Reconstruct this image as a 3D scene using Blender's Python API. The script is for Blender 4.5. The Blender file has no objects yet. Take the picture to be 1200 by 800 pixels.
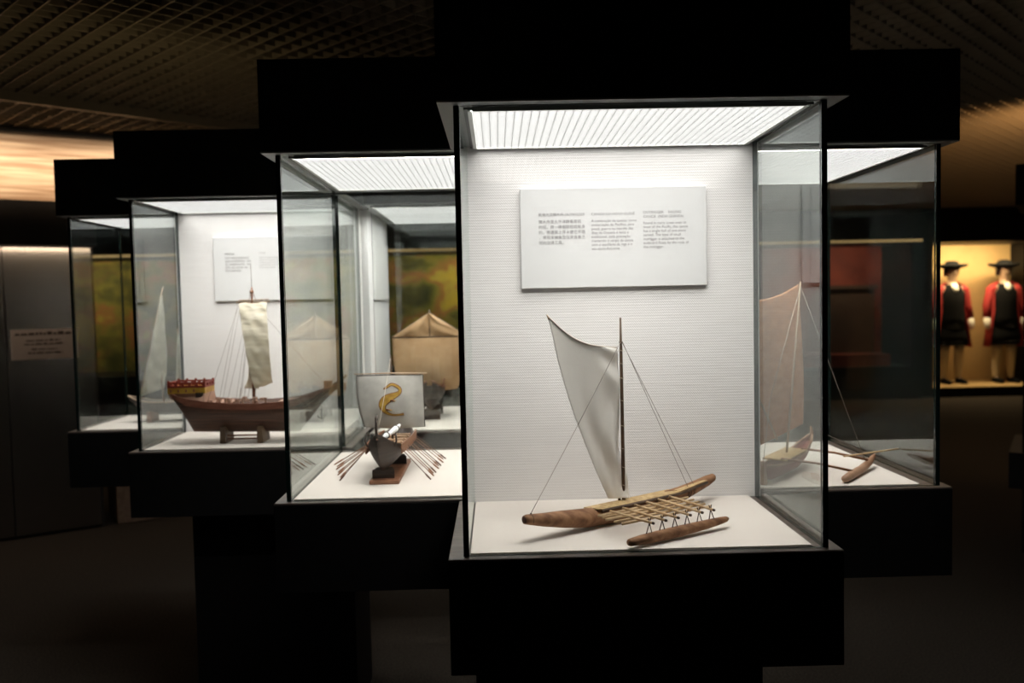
import bpy, bmesh, math, random
from mathutils import Vector, Matrix
random.seed(7)
sc = bpy.context.scene
COL = sc.collection
PI = math.pi
H = .85            # glass height of every case
G = 1.0            # height of the case decks above the floor
ZB, ZT = -.2234, 1.0715

# ------------------------------------------------------------------ materials
def mat(name, col, rough=.6, metal=0, spec=.5, sheen=0):
    m = bpy.data.materials.new(name); m.use_nodes = True
    b = m.node_tree.nodes['Principled BSDF']
    b.inputs['Base Color'].default_value = (*col, 1)
    b.inputs['Roughness'].default_value = rough
    b.inputs['Metallic'].default_value = metal
    b.inputs['Specular IOR Level'].default_value = spec
    if sheen: b.inputs['Sheen Weight'].default_value = sheen
    return m
def nodes(m): return m.node_tree.nodes, m.node_tree.links, m.node_tree.nodes['Principled BSDF']
def coords(m, scale=(1, 1, 1), rot=(0, 0, 0)):
    N, L, b = nodes(m)
    tc = N.new('ShaderNodeTexCoord'); mp = N.new('ShaderNodeMapping')
    mp.inputs['Scale'].default_value = scale; mp.inputs['Rotation'].default_value = rot
    L.new(tc.outputs['Object'], mp.inputs['Vector']); return mp.outputs['Vector']
def noise_col(m, c1, c2, scale=8, stretch=(1, 1, 1), detail=4, lo=.35, hi=.65, bump=0, rot=(0, 0, 0), dist=.002):
    N, L, b = nodes(m); v = coords(m, stretch, rot)
    n = N.new('ShaderNodeTexNoise'); n.inputs['Scale'].default_value = scale; n.inputs['Detail'].default_value = detail
    L.new(v, n.inputs['Vector'])
    r = N.new('ShaderNodeValToRGB'); r.color_ramp.elements[0].position = lo; r.color_ramp.elements[1].position = hi
    r.color_ramp.elements[0].color = (*c1, 1); r.color_ramp.elements[1].color = (*c2, 1)
    L.new(n.outputs['Fac'], r.inputs['Fac']); L.new(r.outputs['Color'], b.inputs['Base Color'])
    if bump:
        bp = N.new('ShaderNodeBump'); bp.inputs['Strength'].default_value = bump; bp.inputs['Distance'].default_value = dist
        L.new(n.outputs['Fac'], bp.inputs['Height']); L.new(bp.outputs['Normal'], b.inputs['Normal'])
    return m
def weave(name, col, pitch, strength, dark=.9, axes='xz'):
    """woven cloth: two sets of threads crossing, uneven weft"""
    m = mat(name, col, .9, spec=.1); N, L, b = nodes(m)
    tc = N.new('ShaderNodeTexCoord'); sp = N.new('ShaderNodeSeparateXYZ'); L.new(tc.outputs['Object'], sp.inputs[0])
    nz = N.new('ShaderNodeTexNoise'); nz.inputs['Scale'].default_value = 9
    mp = N.new('ShaderNodeMapping')
    mp.inputs['Scale'].default_value = (1, 1, 14) if axes == 'xz' else (1, 14, 1)
    L.new(tc.outputs['Object'], mp.inputs[0]); L.new(mp.outputs[0], nz.inputs['Vector'])
    def M(op, a, bb=None):
        n = N.new('ShaderNodeMath'); n.operation = op
        for i, x in enumerate((a, bb)):
            if x is None: continue
            if isinstance(x, (int, float)): n.inputs[i].default_value = x
            else: L.new(x, n.inputs[i])
        return n.outputs[0]
    k = 2*PI/pitch
    if axes == 'yz': u = sp.outputs['Y']; w = sp.outputs['Z']
    elif axes == 'xy': u = sp.outputs['X']; w = sp.outputs['Y']
    else: u = sp.outputs['X']; w = sp.outputs['Z']
    sx = M('SINE', M('MULTIPLY', u, k)); sz = M('SINE', M('MULTIPLY', w, k*.8))
    pr = M('MULTIPLY', sx, sz)
    h = M('ADD', M('MULTIPLY', pr, .35), M('MULTIPLY', sz, .25))
    h = M('ADD', h, M('MULTIPLY', M('SUBTRACT', nz.outputs['Fac'], .5), 1.1))
    bp = N.new('ShaderNodeBump'); bp.inputs['Strength'].default_value = strength; bp.inputs['Distance'].default_value = .0015
    L.new(h, bp.inputs['Height']); L.new(bp.outputs['Normal'], b.inputs['Normal'])
    mr = N.new('ShaderNodeMapRange'); mr.inputs['From Min'].default_value = -1; mr.inputs['From Max'].default_value = 1
    mr.inputs['To Min'].default_value = dark; mr.inputs['To Max'].default_value = 1.04
    L.new(h, mr.inputs['Value'])
    mx = N.new('ShaderNodeMix'); mx.data_type = 'RGBA'; mx.blend_type = 'MULTIPLY'; mx.inputs['Factor'].default_value = 1
    mx.inputs['A'].default_value = (*col, 1); L.new(mr.outputs[0], mx.inputs['B']); L.new(mx.outputs['Result'], b.inputs['Base Color'])
    return m
def glow(name, col, strength):
    m = bpy.data.materials.new(name); m.use_nodes = True; N = m.node_tree.nodes; L = m.node_tree.links
    N.remove(N['Principled BSDF']); e = N.new('ShaderNodeEmission')
    e.inputs['Color'].default_value = (*col, 1); e.inputs['Strength'].default_value = strength
    L.new(e.outputs[0], N['Material Output'].inputs['Surface']); return m
def glass_mat():
    m = bpy.data.materials.new('clear_pane'); m.use_nodes = True; N = m.node_tree.nodes; L = m.node_tree.links
    N.remove(N['Principled BSDF'])
    t = N.new('ShaderNodeBsdfTransparent'); t.inputs['Color'].default_value = (.965, .975, .968, 1)
    g = N.new('ShaderNodeBsdfGlossy'); g.inputs['Roughness'].default_value = 0; g.inputs['Color'].default_value = (.95, 1, .98, 1)
    lw = N.new('ShaderNodeLayerWeight'); lw.inputs['Blend'].default_value = .5
    p = N.new('ShaderNodeMath'); p.operation = 'POWER'; p.inputs[1].default_value = 5; L.new(lw.outputs['Facing'], p.inputs[0])
    a = N.new('ShaderNodeMath'); a.operation = 'MULTIPLY_ADD'; a.inputs[1].default_value = .955; a.inputs[2].default_value = .045
    L.new(p.outputs[0], a.inputs[0])
    mx = N.new('ShaderNodeMixShader'); L.new(a.outputs[0], mx.inputs[0]); L.new(t.outputs[0], mx.inputs[1]); L.new(g.outputs[0], mx.inputs[2])
    L.new(mx.outputs[0], N['Material Output'].inputs['Surface']); return m

M = {}
M['glass'] = glass_mat()
M['glass_edge'] = mat('glass_edge', (.006, .016, .014), .25)
M['black'] = noise_col(mat('black_laminate', (.006, .006, .006), .55, spec=.25), (.004, .004, .004), (.0065, .006, .006), 30)
M['rim'] = noise_col(mat('dark_wood_rim', (.10, .075, .06), .35), (.075, .055, .045), (.13, .105, .09), 6, (1, 8, 1))
M['soffit'] = mat('grey_soffit', (.23, .235, .225), .5)
M['channel'] = mat('dark_channel', (.055, .06, .055), .5)
M['alu'] = mat('satin_aluminium', (.55, .56, .54), .45, .3)
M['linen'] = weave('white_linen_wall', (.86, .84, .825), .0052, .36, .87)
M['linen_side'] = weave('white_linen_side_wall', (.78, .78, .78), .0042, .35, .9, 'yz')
M['deck'] = weave('cream_linen_deck', (.69, .635, .58), .004, .3, .95, 'xy')
M['card'] = mat('white_board', (.71, .71, .705), .5)
M['ink'] = mat('grey_ink', (.36, .355, .355), .7)
LAMP = 7.7
M['diffuser'] = glow('white_light_sheet', (1, .965, .935), LAMP)
M['louvre'] = mat('white_louvre', (.36, .363, .366), .5)
M['hull_log'] = noise_col(mat('carved_brown_log', (.2, .1, .05), .7, spec=.25), (.17, .078, .040), (.36, .19, .10), 16, (1, 5, 3), bump=.7, rot=(0, 0, -.63))
M['log_end'] = mat('dark_log_end', (.10, .045, .028), .8)
M['bamboo'] = noise_col(mat('split_bamboo', (.5, .34, .15), .55), (.40, .25, .10), (.60, .43, .21), 30, (3, 3, 1))
M['rod'] = noise_col(mat('pale_cane', (.55, .38, .2), .5), (.48, .31, .15), (.66, .47, .27), 40)
M['rod_tip'] = mat('dark_cane_end', (.06, .035, .02), .7)
M['twine'] = mat('dark_twine', (.07, .045, .03), .8)
M['pale_twine'] = mat('pale_twine', (.5, .44, .36), .8)
M['grey_twine'] = mat('grey_twine', (.22, .18, .15), .8)
M['mast'] = noise_col(mat('dark_mast_wood', (.09, .055, .03), .6), (.06, .034, .018), (.15, .09, .05), 30, (1, 1, .2))
M['satin'] = mat('ivory_satin', (.93, .90, .85), .34, spec=.5)
M['satin_hem'] = mat('ivory_hem', (.50, .45, .38), .6)
M['silk'] = noise_col(mat('crinkled_cream_silk', (.72, .65, .5), .5, sheen=.3), (.74, .68, .54), (.86, .81, .69), 26, (.6, 1, 2.2), bump=.9, dist=.006)
M['grey_sail'] = noise_col(mat('grey_linen_sail', (.5, .49, .45), .8), (.42, .405, .37), (.57, .555, .51), 22, bump=.2)
M['gold'] = noise_col(mat('gold_cloth', (.40, .24, .035), .6), (.31, .17, .02), (.48, .30, .05), 60)
M['emblem_edge'] = mat('brown_outline', (.22, .09, .035), .7)
M['dark_hull'] = noise_col(mat('dark_clinker_hull', (.06, .04, .03), .6), (.018, .011, .008), (.055, .035, .024), 8, (1, 1, 12), bump=.6)
M['oak'] = noise_col(mat('reddish_wood', (.22, .09, .045), .5), (.16, .06, .03), (.30, .135, .07), 10, (1, 6, 6))
M['oar'] = mat('brown_oar_wood', (.28, .13, .07), .5)
M['oar_dark'] = mat('dark_oar_wood', (.12, .055, .03), .5)
M['tan_deck'] = noise_col(mat('tan_deck_wood', (.45, .30, .18), .6), (.36, .22, .12), (.55, .38, .25), 25)
M['white_cloth'] = mat('white_cloth', (.8, .8, .8), .8)
M['cog_hull'] = noise_col(mat('planked_brown_hull', (.15, .062, .036), .5), (.06, .025, .014), (.145, .063, .036), 6, (1, 4, 26), bump=.5)
M['wale'] = noise_col(mat('red_brown_wale', (.24, .085, .05), .5), (.19, .06, .035), (.29, .11, .07), 20, (1, 4, 10))
M['cog_deck'] = mat('pinkish_deck', (.42, .25, .18), .6)
M['castle_red'] = mat('castle_red', (.23, .03, .018), .5)
M['castle_yellow'] = noise_col(mat('castle_yellow', (.5, .30, .03), .5), (.42, .22, .02), (.60, .38, .05), 30)
M['iron'] = mat('black_iron', (.015, .015, .017), .5, .5)
M['tan_sail'] = noise_col(mat('tan_canvas', (.40, .27, .16), .75), (.44, .265, .13), (.56, .36, .19), 14, bump=.4, dist=.004)
M['orange_sail'] = noise_col(mat('orange_tan_matting', (.42, .21, .11), .8), (.52, .22, .09), (.66, .32, .15), 24, (1, 1, 3), bump=.3)
M['red_hull'] = mat('dull_red_hull', (.25, .05, .04), .6)
M['pale_log'] = noise_col(mat('pale_carved_wood', (.34, .19, .11), .6), (.28, .145, .08), (.40, .24, .15), 20, bump=.4)
M['white_sail'] = noise_col(mat('white_cotton_sail', (.70, .67, .56), .7), (.6, .57, .46), (.78, .75, .64), 30, bump=.4)
M['spar'] = mat('pale_spar', (.42, .30, .2), .6)
# the hall
def translucent(m, amount):
    N, L, b = nodes(m); tr = N.new('ShaderNodeBsdfTranslucent'); mx = N.new('ShaderNodeMixShader'); mx.inputs[0].default_value = amount
    src = b.inputs['Base Color']
    if src.is_linked: L.new(src.links[0].from_socket, tr.inputs['Color'])
    else: tr.inputs['Color'].default_value = src.default_value
    L.new(b.outputs[0], mx.inputs[1]); L.new(tr.outputs[0], mx.inputs[2]); L.new(mx.outputs[0], N['Material Output'].inputs['Surface'])
for k_, a_ in (('satin', .22), ('silk', .35), ('grey_sail', .2), ('tan_sail', .3), ('orange_sail', .25), ('white_sail', .35)): translucent(M[k_], a_)
M['carpet'] = noise_col(mat('brown_carpet', (.05, .042, .034), .95, spec=.05), (.034, .029, .024), (.075, .062, .05), 120, detail=6, bump=.6, dist=.01)
M['grid'] = mat('brown_ceiling_grid', (.26, .20, .13), .55)
M['void'] = mat('black_plenum', (.006, .006, .006), .9)
M['hall_wall'] = noise_col(mat('dark_hall_wall', (.04, .036, .032), .8), (.035, .03, .027), (.045, .04, .036), 3)
M['steel'] = noise_col(mat('brushed_steel', (.32, .29, .265), .27, .95), (.29, .265, .24), (.35, .32, .29), 5, (1, 1, 60))
M['wood_band'] = noise_col(mat('horizontal_grain_wood', (.6, .42, .27), .55), (.44, .28, .17), (.86, .67, .48), 5, (.35, .35, 8), detail=3)
M['brown_block'] = noise_col(mat('brown_block', (.3, .2, .14), .8), (.26, .17, .115), (.36, .25, .175), 40)
M['mural'] = None
def mural_mat():
    m = mat('painted_foliage', (.3, .3, .1), .7); N, L, b = nodes(m)
    v = coords(m, (1.2, 1, 1.6)); n = N.new('ShaderNodeTexNoise'); n.inputs['Scale'].default_value = 1.6; n.inputs['Detail'].default_value = 5
    L.new(v, n.inputs['Vector']); r = N.new('ShaderNodeValToRGB'); cr = r.color_ramp
    cr.elements[0].position = .3; cr.elements[0].color = (.035, .05, .02, 1)
    cr.elements[1].position = .7; cr.elements[1].color = (.50, .40, .06, 1)
    for p, c in ((.42, (.10, .11, .03)), (.5, (.22, .22, .05)), (.58, (.36, .16, .07)), (.63, (.42, .36, .08))):
        e = cr.elements.new(p); e.color = (*c, 1)
    L.new(n.outputs['Fac'], r.inputs['Fac']); L.new(r.outputs['Color'], b.inputs['Base Color']); return m
M['mural'] = mural_mat()
M['cream_wall'] = mat('cream_plaster', (.55, .46, .28), .7)
M['dark_red'] = noise_col(mat('dark_red_panel', (.2, .045, .03), .7), (.14, .03, .022), (.26, .06, .04), 2)
M['brown_case'] = noise_col(mat('dark_brown_board', (.06, .04, .03), .6), (.05, .032, .024), (.07, .048, .036), 4)
M['niche_wall'] = noise_col(mat('amber_plaster', (.55, .36, .15), .75), (.5, .32, .13), (.6, .41, .18), 1.5)
M['skin'] = mat('mannequin_skin', (.42, .27, .18), .6)
M['coat'] = mat('red_coat_cloth', (.30, .016, .014), .8)
M['blackcloth'] = mat('black_cloth', (.004, .004, .004), .9, spec=.15)
M['stocking'] = mat('cream_stocking', (.55, .45, .3), .8)
M['glove'] = mat('white_glove', (.75, .70, .6), .8)
M['strip'] = glow('warm_light_strip', (1, .66, .28), .42)
M['paper'] = mat('notice_paper', (.5, .42, .37), .8)

# ------------------------------------------------------------------ mesh building
class MB:
    """collects shapes, then becomes ONE mesh object"""
    def __init__(s, off=(0, 0, 0)): s.v = []; s.f = []; s.mi = []; s.sm = []; s.off = Vector(off)
    def add(s, vs, fs, mi=0, smooth=False):
        o = len(s.v); s.v += [Vector(v) + s.off for v in vs]
        for f in fs: s.f.append([o+i for i in f]); s.mi.append(mi); s.sm.append(smooth)
        return s
    def box(s, a, b, mi=0):
        x0, y0, z0 = a; x1, y1, z1 = b
        return s.add([(x0,y0,z0),(x1,y0,z0),(x1,y1,z0),(x0,y1,z0),(x0,y0,z1),(x1,y0,z1),(x1,y1,z1),(x0,y1,z1)],
            [(0,3,2,1),(4,5,6,7),(0,1,5,4),(1,2,6,5),(2,3,7,6),(3,0,4,7)], mi)
    def obox(s, c, ux, uy, uz, mi=0):
        """box from a corner c and three edge vectors"""
        c = Vector(c); ux = Vector(ux); uy = Vector(uy); uz = Vector(uz)
        P = [c, c+ux, c+ux+uy, c+uy]; P += [p+uz for p in P]
        return s.add(P, [(0,3,2,1),(4,5,6,7),(0,1,5,4),(1,2,6,5),(2,3,7,6),(3,0,4,7)], mi)
    def prism(s, poly, z0, z1, mi=0):
        n = len(poly)
        return s.add([(x,y,z0) for x,y in poly]+[(x,y,z1) for x,y in poly],
            [tuple(range(n-1,-1,-1)), tuple(range(n,2*n))]+[(i,(i+1)%n,n+(i+1)%n,n+i) for i in range(n)], mi)
    def tube(s, pts, rad, n=8, mi=0, caps=True):
        pts = [Vector(p) for p in pts]; k = len(pts)
        if not isinstance(rad, (list, tuple)): rad = [rad]*k
        vs = []; up = None
        for i, p in enumerate(pts):
            t = (pts[min(i+1,k-1)]-pts[max(i-1,0)]).normalized()
            if up is None: up = Vector((0,0,1)) if abs(t.z) < .9 else Vector((1,0,0))
            a = t.cross(up).normalized(); b = a.cross(t).normalized(); up = b
            for j in range(n):
                q = 2*PI*j/n; vs.append(p+(a*math.cos(q)+b*math.sin(q))*rad[i])
        fs = [(i*n+j, i*n+(j+1)%n, (i+1)*n+(j+1)%n, (i+1)*n+j) for i in range(k-1) for j in range(n)]
        if caps: fs += [tuple(range(n-1,-1,-1)), tuple(range((k-1)*n, k*n))]
        return s.add(vs, fs, mi, True)
    def loft(s, rings, mi=0, closed=True, smooth=True, caps=True):
        n = len(rings[0]); vs = [p for r in rings for p in r]; m = n if closed else n-1
        fs = [(i*n+j, i*n+(j+1)%n, (i+1)*n+(j+1)%n, (i+1)*n+j) for i in range(len(rings)-1) for j in range(m)]
        if caps and closed: fs += [tuple(range(n-1,-1,-1)), tuple(range((len(rings)-1)*n, len(rings)*n))]
        return s.add(vs, fs, mi, smooth)
    def lathe(s, c, prof, n=20, mi=0):
        c = Vector(c)
        return s.loft([[c+Vector((r*math.cos(2*PI*j/n), r*math.sin(2*PI*j/n), z)) for j in range(n)] for r, z in prof], mi)
    def obj(s, name, m, parent=None, origin=None):
        ms = m if isinstance(m, (list, tuple)) else [m]
        if parent is not None: base = Vector(parent['_loc'])
        elif origin is not None: base = Vector(origin)
        else:
            xs = [v.x for v in s.v]; ys = [v.y for v in s.v]; zs = [v.z for v in s.v]
            base = Vector(((min(xs)+max(xs))/2, (min(ys)+max(ys))/2, min(zs)))
        me = bpy.data.meshes.new(name); me.from_pydata([v-base for v in s.v], [], s.f)
        for x in ms: me.materials.append(M[x])
        for p, i, q in zip(me.polygons, s.mi, s.sm): p.material_index = i; p.use_smooth = q
        bm = bmesh.new(); bm.from_mesh(me); bmesh.ops.recalc_face_normals(bm, faces=bm.faces[:]); bm.to_mesh(me); bm.free()
        o = bpy.data.objects.new(name, me); COL.objects.link(o)
        o['_loc'] = tuple(base)
        if parent is not None:
            o.parent = parent; o['_loc'] = tuple(base)
        else: o.location = base
        return o
def fin():
    for o in bpy.data.objects:
        if '_loc' in o: del o['_loc']
def thing(name, loc, label, cat, group=None):
    o = bpy.data.objects.new(name, None); COL.objects.link(o); o.location = loc; o['_loc'] = tuple(loc)
    o.empty_display_size = .05; return tag(o, label, cat, group)
def tag(o, label, cat, group=None):
    o['label'] = label; o['category'] = cat
    if group: o['group'] = group
    return o
def struct(o): o['kind'] = 'structure'; return o
def solid(o, t):
    md = o.modifiers.new('thickness', 'SOLIDIFY'); md.thickness = t; md.offset = 0; return o
def bevel(o, w, seg=2):
    md = o.modifiers.new('soft_edges', 'BEVEL'); md.width = w; md.segments = seg; md.limit_method = 'ANGLE'; return o
def lerp(a, b, t): return a+(b-a)*t
def curve_at(pts, t):
    """polyline resample, t in 0..1 by vertex index, Catmull-Rom"""
    n = len(pts)-1; x = min(max(t*n, 0), n-1e-6); i = int(x); f = x-i
    P = [Vector(pts[min(max(k,0),n)]) for k in (i-1,i,i+1,i+2)]
    return .5*((2*P[1])+(P[2]-P[0])*f+(2*P[0]-5*P[1]+4*P[2]-P[3])*f*f+(3*P[1]-P[0]-3*P[2]+P[3])*f**3)
def cloth(mb, left, right, nu, nv, push, mi=0):
    """sheet between two edge curves (lists of 3-D points, foot to head); push(u, v) gives a displacement vector"""
    vs = []
    for j in range(nv+1):
        v = j/nv; a = curve_at(left, v); b = curve_at(right, v)
        for i in range(nu+1):
            u = i/nu; vs.append(a.lerp(b, u)+Vector(push(u, v)))
    w = nu+1
    return mb.add(vs, [(j*w+i, j*w+i+1, (j+1)*w+i+1, (j+1)*w+i) for j in range(nv) for i in range(nu)], mi, True)
def text_mesh(name, body, size, loc, rot, parent, width=None, align='LEFT', lead=1.0, m='ink'):
    cu = bpy.data.curves.new(name, 'FONT'); cu.body = body; cu.size = size; cu.align_x = align; cu.align_y = 'TOP'
    cu.space_line = lead; cu.extrude = .00015
    if width: cu.text_boxes[0].width = width
    t = bpy.data.objects.new(name+'_source', cu); COL.objects.link(t)
    dg = bpy.context.evaluated_depsgraph_get(); dg.update()
    me = bpy.data.meshes.new_from_object(t.evaluated_get(dg)); me.name = name
    bpy.data.objects.remove(t); bpy.data.curves.remove(cu)
    if not me.materials: me.materials.append(M[m])
    else: me.materials[0] = M[m]
    me.transform(Matrix.Translation(Vector(loc)-Vector(parent['_loc'])) @ rot.to_4x4())
    o = bpy.data.objects.new(name, me); COL.objects.link(o); o.parent = parent; o['_loc'] = parent['_loc']
    return o
RX = Matrix.Rotation(PI/2, 3, 'X')                                    # text faces -Y
RXZ = Matrix.Rotation(PI/2, 3, 'Z') @ Matrix.Rotation(PI/2, 3, 'X')   # text faces +X

# ------------------------------------------------------------------ display cases
case_fills = []
def rect(x0, y0, x1, y1): return [(x0,y0),(x1,y0),(x1,y1),(x0,y1)]
def case(x, y, W, D, label, panes='LFR', back=False, ped=None, lamp=None, deck=None, foot=None, left_wall=None):
    t = thing('display_case', (x+W/2, y+D/2, 0), label, 'display case', 'glass display cases of model boats')
    off = (x, y, G); T = .011
    yb = D+.027
    hp = foot or rect(-.0292, -.0272, W+.0323, yb); bp = foot or rect(-.0285, -.0174, W+.0236, yb)
    bevel(MB(off).prism(bp, ZB, -.006).obj('base', 'black', t), .0015, 1)
    bevel(MB(off).prism(bp, -.0058, 0).obj('rim', 'rim', t), .0015, 1)
    d = deck or (T+.002, .012, W-.028, D-.001)
    MB(off).box((d[0], d[1], .0002), (d[2], d[3], .0032)).obj('deck', 'deck', t)
    MB(off).prism(hp, H+.004, ZT).obj('header', 'black', t)
    MB(off).prism([(a*.999+.0003, b) for a, b in hp], H, H+.0038).obj('soffit', 'soffit', t)
    l = lamp or (.0346, .023, W-.034, D-.012)
    a, b, c, e = l
    def ring(g0, g1, z0, z1, m, name):
        mb = MB(off)
        mb.box((a-g1, b-g1*.3, z0), (a-g0, e+g1*.3, z1)); mb.box((c+g0, b-g1*.3, z0), (c+g1, e+g1*.3, z1))
        mb.box((a-g0, b-g1*.3, z0), (c+g0, b-g0*.3, z1)); mb.box((a-g0, e+g0*.3, z0), (c+g0, e+g1*.3, z1))
        return mb.obj(name, m, t)
    ring(.0088, .016, H-.0045, H-.0002, 'channel', 'light_channel')
    ring(.0003, .0085, H-.0072, H-.0002, 'alu', 'light_frame')
    MB(off).box((a, b, H-.0012), (c, e, H-.0003)).obj('light_diffuser', 'diffuser', t)
    lv = MB(off); pt = .016; k = int((c-a)/pt); j = int((e-b)/pt)
    for i in range(1, k): xx = a+(c-a)*i/k; lv.box((xx-.0003, b, H-.0062), (xx+.0003, e, H-.0016))
    for i in range(1, j): yy = b+(e-b)*i/j; lv.box((a, yy-.0003, H-.0062), (c, yy+.0003, H-.0016))
    lv.obj('light_louvre', 'louvre', t)
    # added slim strip covering an added fill light behind the header's front edge
    MB(off).box((a, .0125, H-.0085), (c, .0150, H-.0003)).obj('fill_cover', 'channel', t)
    case_fills.append((x+(a+c)/2, y+.0162, G+H-.0050, c-a, y+D))
    def pane(p0, p1, axis):
        mb = MB(off); mb.box(p0, p1)
        for i in range(6):
            big = (axis == 'x' and i in (3, 5)) or (axis == 'y' and i in (2, 4))
            mb.mi[i] = 0 if big else 1
        return mb.obj('glass_pane', ['glass', 'glass_edge'], t)
    z0, z1 = .0035, H-.0002
    if 'L' in panes: pane((0, 0, z0-.0033), (T, D, z1), 'x')
    if 'R' in panes: pane((W-T, 0, z0-.0033), (W, D, z1), 'x')
    if 'F' in panes: pane((T+.0005, .0005, z0-.0033), (W-T-.0005, .009, z1), 'y')
    if 'B' in panes: pane((T+.0005, D-.009, z0-.0033), (W-T-.0005, D-.0005, z1), 'y')
    if back: MB(off).box((-.003, D+.0005, .0002), (W+.003, D+.025, H-.0002)).obj('back_panel', 'linen', t)
    if left_wall:
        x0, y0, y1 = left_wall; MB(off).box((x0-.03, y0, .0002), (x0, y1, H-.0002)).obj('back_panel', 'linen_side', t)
    if ped:
        q = ped; MB((0, 0, 0)).box((q[0], q[1], 0), (q[2], q[3], G+ZB-.0005)).obj('pedestal', 'black', t)
    return t
case(0, 0, .70, .4324, 'nearest display case, holding the brown outrigger canoe with an ivory sail', 'LFR', True, (.017, .06, .59, .44))
case(-.4563, .4928, .70, .70, 'display case holding the oared longship with a sea creature on its sail', 'LFRB', False, (.03, .62, .22, 1.1), lamp=(.042, .03, .662, .62), deck=(.014, .012, .672, .672))
case(-1.153, 1.2916, .70, .415, 'display case holding the red and yellow castled ship with a cream sail', 'LFR', True, (-1.02, 1.40, -.455, 1.74))
case(-1.6143, 1.809, .70, .455, 'leftmost display case, holding the white-sailed boat, farther back than the castled ship', 'LFRB', False, (-1.2, 1.9, -.95, 2.2))
case(.4743, .4952, .70, .70, 'display case right of the nearest one, holding the orange-sailed outrigger', 'LFRB', False, (.48, .62, .57, 1.1), lamp=(.042, .03, .662, .665), deck=(.014, .012, .655, .66))
# case behind the longship: its left side is a white wall set back behind the castled ship's case
case(-.40, 1.60, .66, .73, 'display case holding the tan-sailed ship, behind the longship case', 'FRB', False, (.06, 1.7, .22, 2.2),
     lamp=(.022, .03, .62, .69), deck=(.014, .012, .63, .72), left_wall=(-.026, .152, .75),
     foot=[(-.014, -.02), (.69, -.02), (.69, .75), (-.056, .75), (-.056, .148), (-.014, .148)])

# ------------------------------------------------------------------ text panels
def text_panel(x0, x1, z0, z1, y, label, cols):
    b = MB().box((x0, y-.012, z0), (x1, y, z1)).obj('text_panel', 'card'); tag(b, label, 'text panel', 'text panels on the case walls'); bevel(b, .001, 1)
    for x, w, parts in cols:
        for z, s, lead, body, al in parts:
            text_mesh('lettering', body, s, (x, y-.0125, z), RX, b, w if al == 'JUSTIFY' else None, al, lead)
    return b
zz = lambda v: G+v
text_panel(.133, .5745, zz(.513), zz(.748), .4318, 'white text panel above the ivory-sailed canoe, three columns of grey print', [
    (.176, .112, [(zz(.690), .0085, 1, '新幾內亞獨木舟-OUTRIGGER', 'LEFT'),
                  (zz(.6735), .0092, 1.34, '獨木舟是太平洋群島居民\n的船，用一棵樹幹挖成船身\n的，旁邊裝上浮木使它平穩\n，常用來捕魚及往來各島之\n間的交通工具。', 'LEFT')]),
    (.301, .108, [(zz(.690), .0088, 1, 'CANOA DA NOVA GUINÉ', 'LEFT'),
                  (zz(.674), .0086, 1.09, 'A construção de canoas, como\nembarcação do Pacífico, para\npesca, guerra ou recreio das\nilhas da Oceania é lenta e\ntradicional, cada povoação\nmantendo o corpo da canoa\ncom o equilíbrio da viga e o\nseu apoio flutuante.', 'LEFT')]),
    (.424, .108, [(zz(.692), .0088, 1.13, 'OUTRIGGER    SAILING\nCANOE  (NEW GUINEA)', 'LEFT'),
                  (zz(.667), .0088, 1.07, 'Found in many areas even to\nmost of the Pacific, this canoe\nhas a single hull of one piece\ncarved. The type of small\noutrigger is attached to the\noutboard floats by the rods of\nthe outrigger.', 'LEFT')])])
text_panel(-1.008, -.5585, zz(.506), zz(.750), 1.7064, 'white text panel behind the castled ship, partly seen through glass', [
    (-.965, .11, [(zz(.690), .0095, 1, '單桅帆船', 'LEFT'), (zz(.674), .0084, 1.47, '這是一種古代的單桅帆船\n船身用木板搭接而成，船尾\n有一個城堡形的平台，用來\n守望。船上有方帆一面，多\n用於北海的貿易。', 'LEFT')]),
    (-.835, .11, [(zz(.692), .0088, 1, 'COCA', 'LEFT'), (zz(.674), .0079, 1.19, 'Navio de vela redonda e um\nmastro só, de casco largo com\ncastelo na popa. Servia para o\ncomércio do norte, levando\nmuita carga e gente.', 'LEFT')]),
    (-.705, .11, [(zz(.692), .0088, 1, 'COG', 'LEFT'), (zz(.674), .0079, 1.19, 'A ship with one mast and a\nsquare sail, broad in the hull\nwith a castle at the stern. It\nserved the northern trade and\ncarried much cargo.', 'LEFT')])])
sp = MB().box((-.4258, 1.86, zz(.50)), (-.4158, 2.28, zz(.74))).obj('text_panel', 'card')
tag(sp, 'white text panel seen edge-on, on the side wall left of the tan-sailed ship', 'text panel', 'text panels on the case walls')

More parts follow.
